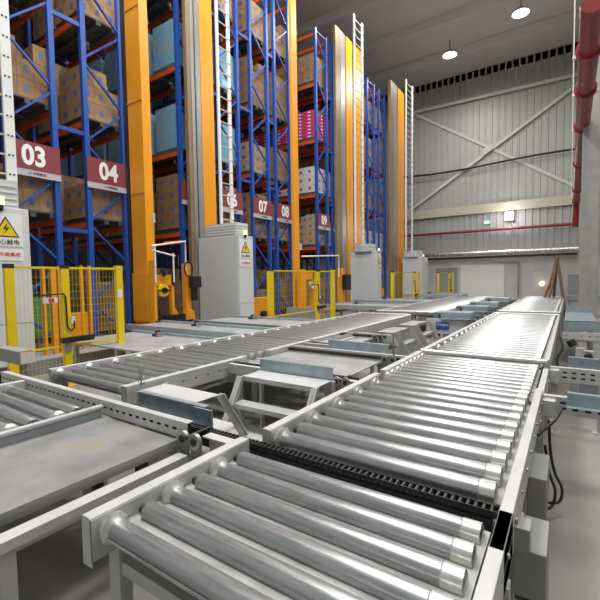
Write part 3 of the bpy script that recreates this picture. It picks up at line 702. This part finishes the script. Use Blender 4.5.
# ------------------------------------------------------------------ pallet racks
XR = -10.0; BAY = 2.7; NB = 3; LEVELS = [.35, 3.25, 5.75, 8.3, 10.9]; RTOP = 13.4
rows = [('02', 2.1, 3.2), ('03', 3.76, 4.87), ('04', 5.50, 6.62), ('05', 8.43, 9.50), ('06', 10.1, 11.2), ('07', 11.81, 12.94), ('08', 13.30, 14.42), ('09', 16.53, 17.63), ('10', 18.05, 19.15), ('11', 22.3, 23.4), ('12', 24.0, 25.1)]
post = MB().box(-.06, .06, -.06, .06, 0, RTOP, 'blue').box(-.1, .1, -.1, .1, 0, .02, 'blue').mesh('upright')
beam_m = MB().box(-BAY + .07, -.07, -.025, .025, -.13, 0, 'orange').box(-.07, -.055, -.035, .035, -.2, .05, 'orange').box(-BAY + .055, -BAY + .07, -.035, .035, -.2, .05, 'orange').mesh('crossbeam')
_br = {}
def bracing(w):
    k = round(w, 2)
    if k in _br: return _br[k]
    b = MB(); z = .25; s = 0; h = 1.0
    while z + h < RTOP - .1:
        ya, yb = (.06, w - .06) if s else (w - .06, .06)
        b.bar((0, ya, z), (0, yb, z + h * .92), .045, .055, 'blue', (1, 0, 0)); z += h; s ^= 1
    for z in (.2, RTOP - .1): b.bar((0, .05, z), (0, w - .05, z), .045, .05, 'blue')
    _br[k] = b.mesh('bracing'); return _br[k]
pal = MB()
for i in range(3): pal.box(-.55, .55, -.48 + i * .42, -.36 + i * .42, 0, .1, 'pallet')
for i in range(6): pal.box(-.55 + i * .19, -.41 + i * .19, -.48, .48, .1, .14, 'pallet')
pal.box(-.55, .55, -.48, -.36, 0, .02, 'pallet')
pal_me = pal.mesh('pallet')
def carton_mesh(sx, sy, sz, m, pm='print'):
    b = MB().box(-sx / 2, sx / 2, -sy / 2, sy / 2, 0, sz, m)
    if pm:
        b.box(sx / 2, sx / 2 + .003, -sy * .12, sy * .14, sz * .3, sz * .65, pm); b.box(-sx * .15, sx * .15, -sy / 2 - .003, -sy / 2, sz * .3, sz * .62, pm)
        b.box(-sx * .5 - .001, sx * .5 + .001, -.02, .02, sz, sz + .002, 'tan3')
    return b
CT = {'tan': ('tan', 'print'), 'tan2': ('tan2', 'print'), 'tan3': ('tan3', 'print'), 'bluewrap': ('bluewrap', None), 'magenta': ('magenta', 'letter'), 'whitebox': ('whitebox', 'redbox'), 'green': ('greenbox', None)}
DIM = {'tan': (.52, .345, .42), 'tan2': (.52, .345, .42), 'tan3': (.52, .345, .36), 'bluewrap': (.5, .32, .33), 'magenta': (.52, .5, .16), 'whitebox': (.5, .34, .4), 'green': (.5, .34, .3)}
CM = {}; CMB = {}
for k, (a, p) in CT.items():
    d = DIM[k]; CMB[k] = carton_mesh(d[0] * .985, d[1] * .985, d[2] * .985, a, p); CM[k] = CMB[k].mesh('carton')
WORD = {'tan': 'brown cardboard carton', 'tan2': 'dark brown cardboard carton', 'tan3': 'pale brown cardboard carton', 'bluewrap': 'blue wrapped pack', 'magenta': 'magenta sack', 'whitebox': 'white carton with red print', 'green': 'green crate'}
KINDN = {'bluewrap': 'wrapped_pack', 'magenta': 'sack', 'green': 'crate'}
TIER = ['bottom tier', 'tier under the sign', 'tier over the sign', 'second tier over the sign', 'top tier']
NUM = {'02': 'zero two', '03': 'zero three', '04': 'zero four', '05': 'zero five', '06': 'zero six', '07': 'zero seven', '08': 'zero eight', '09': 'zero nine', '10': 'ten', '11': 'eleven', '12': 'twelve'}
def load_kind(row, lv, bay):
    s = {('03', 1): 'tan', ('04', 1): 'tan', ('05', 2): 'bluewrap', ('05', 3): 'bluewrap', ('06', 2): 'bluewrap', ('06', 3): 'bluewrap', ('09', 2): 'whitebox', ('09', 4): 'tan2', ('09', 3): 'magenta', ('09', 1): 'tan3', ('10', 3): 'magenta', ('10', 2): 'whitebox', ('04', 2): 'tan', ('07', 3): 'tan2', ('08', 3): 'tan2', ('03', 0): 'green', ('10', 1): 'whitebox', ('11', 1): 'whitebox', ('12', 1): 'whitebox'}
    return s.get((row, lv)) or random.choice(['tan', 'tan2', 'tan3', 'tan'])
cam_p = Vector((0, 0, 1.75))
fwd2 = Vector((-.556, .831))
items = []
for (row, y0, y1) in rows:
    w = y1 - y0
    t = thing('pallet_rack', 'blue and orange pallet rack row %s' % ({'02': 'hidden behind the nearest cabinet', '03': 'bearing the sign zero three', '04': 'bearing the sign zero four', '05': 'bearing the sign zero five', '06': 'bearing the sign zero six', '07': 'bearing the sign zero seven', '08': 'bearing the sign zero eight', '09': 'bearing the sign zero nine', '10': 'bearing the sign ten', '11': 'beyond the sign ten, nearer of the last two', '12': 'closest to the far wall'}[row]), 'rack', (XR, y0, 0))
    for f in range(NB + 1):
        x = -f * BAY - .06
        inst('upright', post, (x, .06, 0), t); inst('upright', post, (x, w - .06, 0), t); inst('bracing', bracing(w), (x, 0, 0), t)
    for bay in range(NB):
        for lv in LEVELS + [13.2]:
            for yy in (.06, w - .06): inst('crossbeam', beam_m, (-bay * BAY - .06, yy, lv), t)
    if row in ('03', '05', '07', '09', '11', '06'):
        nxt = [r for r in rows if r[0] == '%02d' % (int(row) + 1)]
        gap = nxt[0][1] - y1
        if gap < 1:
            for z in (3.0, 5.4, 8.0, 10.6):
                MB().box(-.09, -.03, w, w + gap, z - .05, z + .05, 'blue').build('row_spacer', t)
    # pallets and loads
    for bay in range(NB):
        for li, lv in enumerate(LEVELS):
            for half in range(2):
                if bay and random.random() < .18: continue
                cx = XR - bay * BAY - .70 - half * 1.28; cy = (y0 + y1) / 2
                kind = load_kind(row, li, bay); d = DIM[kind]
                if (bay, li, row) in ((0, 0, '04'), ): kind = 'tan2'; d = DIM[kind]
                nx = 2; ny = 3 if kind != 'magenta' else 2; nz = {'magenta': 8, 'bluewrap': 4}.get(kind, 3 + ((bay + li + half) % 2 if kind != 'whitebox' else 0))
                if half == 0 and bay == 0 and row in ('03', '04') and li == 1: nz = 2
                items.append(('pallet', row, li, bay, half, cx, cy, lv, None))
                for a in range(nx):
                    for b_ in range(ny):
                        for c_ in range(nz):
                            if c_ == nz - 1 and random.random() < .15 and kind.startswith('tan') and nz > 2: continue
                            px = cx + (a - (nx - 1) / 2) * d[0]; py = cy + (b_ - (ny - 1) / 2) * d[1]; pz = lv + .14 + c_ * d[2]
                            items.append((kind, row, li, bay, half, px, py, pz, (a, b_, c_, nx, ny, nz)))
def seen(it):
    kind, row, li, bay, half, x, y, z, g = it
    dep = -x * .556 + y * .831
    lat = -y * -.556 * 1 + x * .831      # right axis = (.831,.556)
    px = 300 + 402 * lat / dep; py = 280 - 402 * (z - 1.75) / dep
    s = 402 / dep
    if px < -5 or px > 470 or py < 90: s *= .02
    if bay: s *= .35
    if g:
        a, b_, c_, nx, ny, nz = g
        if not (a == nx - 1 or b_ == 0): s *= .2
        if a != nx - 1: s *= .6
        if half: s *= .45
    if row == '02': s *= .02
    return s
gp = [i for i in items if i[0] == 'pallet']; gc = [i for i in items if i[0] != 'pallet']
gp.sort(key=seen, reverse=True); gc.sort(key=seen, reverse=True)
HALF = ['in front', 'one deeper']
BAYW = ['', ', second bay', ', third bay']
for it in gp[:110]:
    o = inst('pallet', pal_me, (it[5], it[6], it[7]))
    tag(o, 'grey pallet %s, %s of rack %s%s' % (HALF[it[4]], TIER[it[2]], NUM[it[1]], BAYW[it[3]]), 'pallet', 'pallets on the racks')
solo = {}
for it in gc[:290]:
    k = it[0]; o = inst(KINDN.get(k, 'carton'), CM[k], (it[5], it[6], it[7]))
    tag(o, '%s %s, %s of rack %s%s' % (WORD[k], HALF[it[4]], TIER[it[2]], NUM[it[1]], BAYW[it[3]]), {'sack': 'sack', 'crate': 'crate', 'wrapped_pack': 'pack'}.get(KINDN.get(k), 'carton'), 'stacked goods %s, %s of rack %s%s' % (HALF[it[4]], TIER[it[2]], NUM[it[1]], BAYW[it[3]]))
rest = MB()
for it in gc[290:]:
    k = it[0]; src = CMB[k]; off = Vector((it[5], it[6], it[7])); o0 = len(rest.v)
    rest.v += [(v[0] + off.x, v[1] + off.y, v[2] + off.z) for v in src.v]
    for f, mi in zip(src.f, src.mi): rest.f.append([i + o0 for i in f]); rest.mi.append(rest.m(src.ms[mi])); rest.sm.append(False)
tag(rest.build('stored_goods'), 'mass of brown cartons and packs filling the deeper and higher rack bays', 'cartons', None, 'stuff')
rest = MB()
for it in gp[110:]:
    off = (it[5], it[6], it[7]); o0 = len(rest.v)
    rest.v += [(v[0] + off[0], v[1] + off[1], v[2] + off[2]) for v in pal.v]
    for f in pal.f: rest.f.append([i + o0 for i in f]); rest.mi.append(rest.m('pallet')); rest.sm.append(False)
tag(rest.build('stored_pallets'), 'mass of grey pallets in the deeper and higher rack bays', 'pallets', None, 'stuff')

# number signs
for (row, y0, y1) in rows:
    if row in ('02', '11', '12'): continue
    t = thing('aisle_sign', 'maroon sign with white number %s (%s) on the end of a blue rack' % (row, NUM[row]), 'sign', (XR + .02, (y0 + y1) / 2, 4.1))
    w = (y1 - y0) / 2
    MB().box(0, .02, -w, w, .14, .755, 'sign').build('number_panel', t)
    MB().box(0, .022, -w, w, 0, .14, 'signgray').build('name_strip', t)
    o = letter(row, .60, 'letter', (.022, .06, .44), t, bold=.02, name='number_lettering'); o.scale = (1, .84, 1); o.location.y = 0
    letter('◇ 中鼎集成', .07, 'ink', (.024, .05, .07), t, name='name_lettering')

# wooden poles leaning at far right of main line
t = thing('wooden_poles', 'brown wooden poles tied into a tall tripod at the end of the conveyor', 'poles', (-.45, 19.8, 0))
for a in ((.33, 0, 0), (-.42, .0, .3), (-.25, -.15, .0), (-.1, .3, 0)):
    MB().tube([(a[0], a[1], .05 if a[0] > 0 else .8), ((a[0]) * .4, a[1] * .4, 1.6), (0, 0, 2.55)], [.06, .055, .045], 'wood', 8).build('pole', t)
MB().tube([(0, 0, 2.35), (0, 0, 2.5)], .09, 'wood', 10).build('binding', t)

# ------------------------------------------------------------------ lights
def area(loc, size, energy, rot=(0, 0, 0), col=(1, 1, 1), sy=None):
    l = bpy.data.lights.new('area', 'AREA'); l.energy = energy; l.color = col; l.shape = 'RECTANGLE'; l.size = size; l.size_y = sy or size
    o = bpy.data.objects.new('area_light', l); COL.objects.link(o); o.location = loc; o.rotation_euler = rot; return o
for lx, ly, e in LAMPS: area((lx, ly, CEIL - 1.45), 2.4, e, col=(1, .99, .97))
area((-3.5, 2, CEIL - .8), 9, 1000, sy=9)
l = bpy.data.lights.new('flood', 'POINT'); l.energy = 95; l.shadow_soft_size = .35
o = bpy.data.objects.new('floodlight_beam', l); COL.objects.link(o); o.location = (-3.68, 31.9, 6.0)
w = bpy.data.worlds.new('world'); SC.world = w; w.use_nodes = True
w.node_tree.nodes['Background'].inputs[0].default_value = (.95, .97, 1, 1); w.node_tree.nodes['Background'].inputs[1].default_value = .32

# ------------------------------------------------------------------ camera
cd = bpy.data.cameras.new('camera'); cam = bpy.data.objects.new('camera', cd); COL.objects.link(cam); SC.camera = cam
cd.sensor_fit = 'HORIZONTAL'; cd.sensor_width = 36; cd.lens = 36 * 402.6 / 600; cd.clip_start = .05; cd.clip_end = 200
yaw, pitch_, roll = -.590345, -.0533, -.0148
fw = Vector((math.sin(yaw) * math.cos(pitch_), math.cos(yaw) * math.cos(pitch_), math.sin(pitch_)))
ri = Vector((math.cos(yaw), -math.sin(yaw), 0)); up = ri.cross(fw)
r2 = math.cos(roll) * ri + math.sin(roll) * up; u2 = -math.sin(roll) * ri + math.cos(roll) * up
mm = Matrix((r2, u2, -fw)).transposed().to_4x4(); mm.translation = (0, 0, 1.75); cam.matrix_world = mm
SC.view_settings.view_transform = 'Standard'; SC.view_settings.look = 'None'; SC.view_settings.gamma = 1; SC.view_settings.use_curve_mapping = False
SC.view_settings.exposure = 0.18
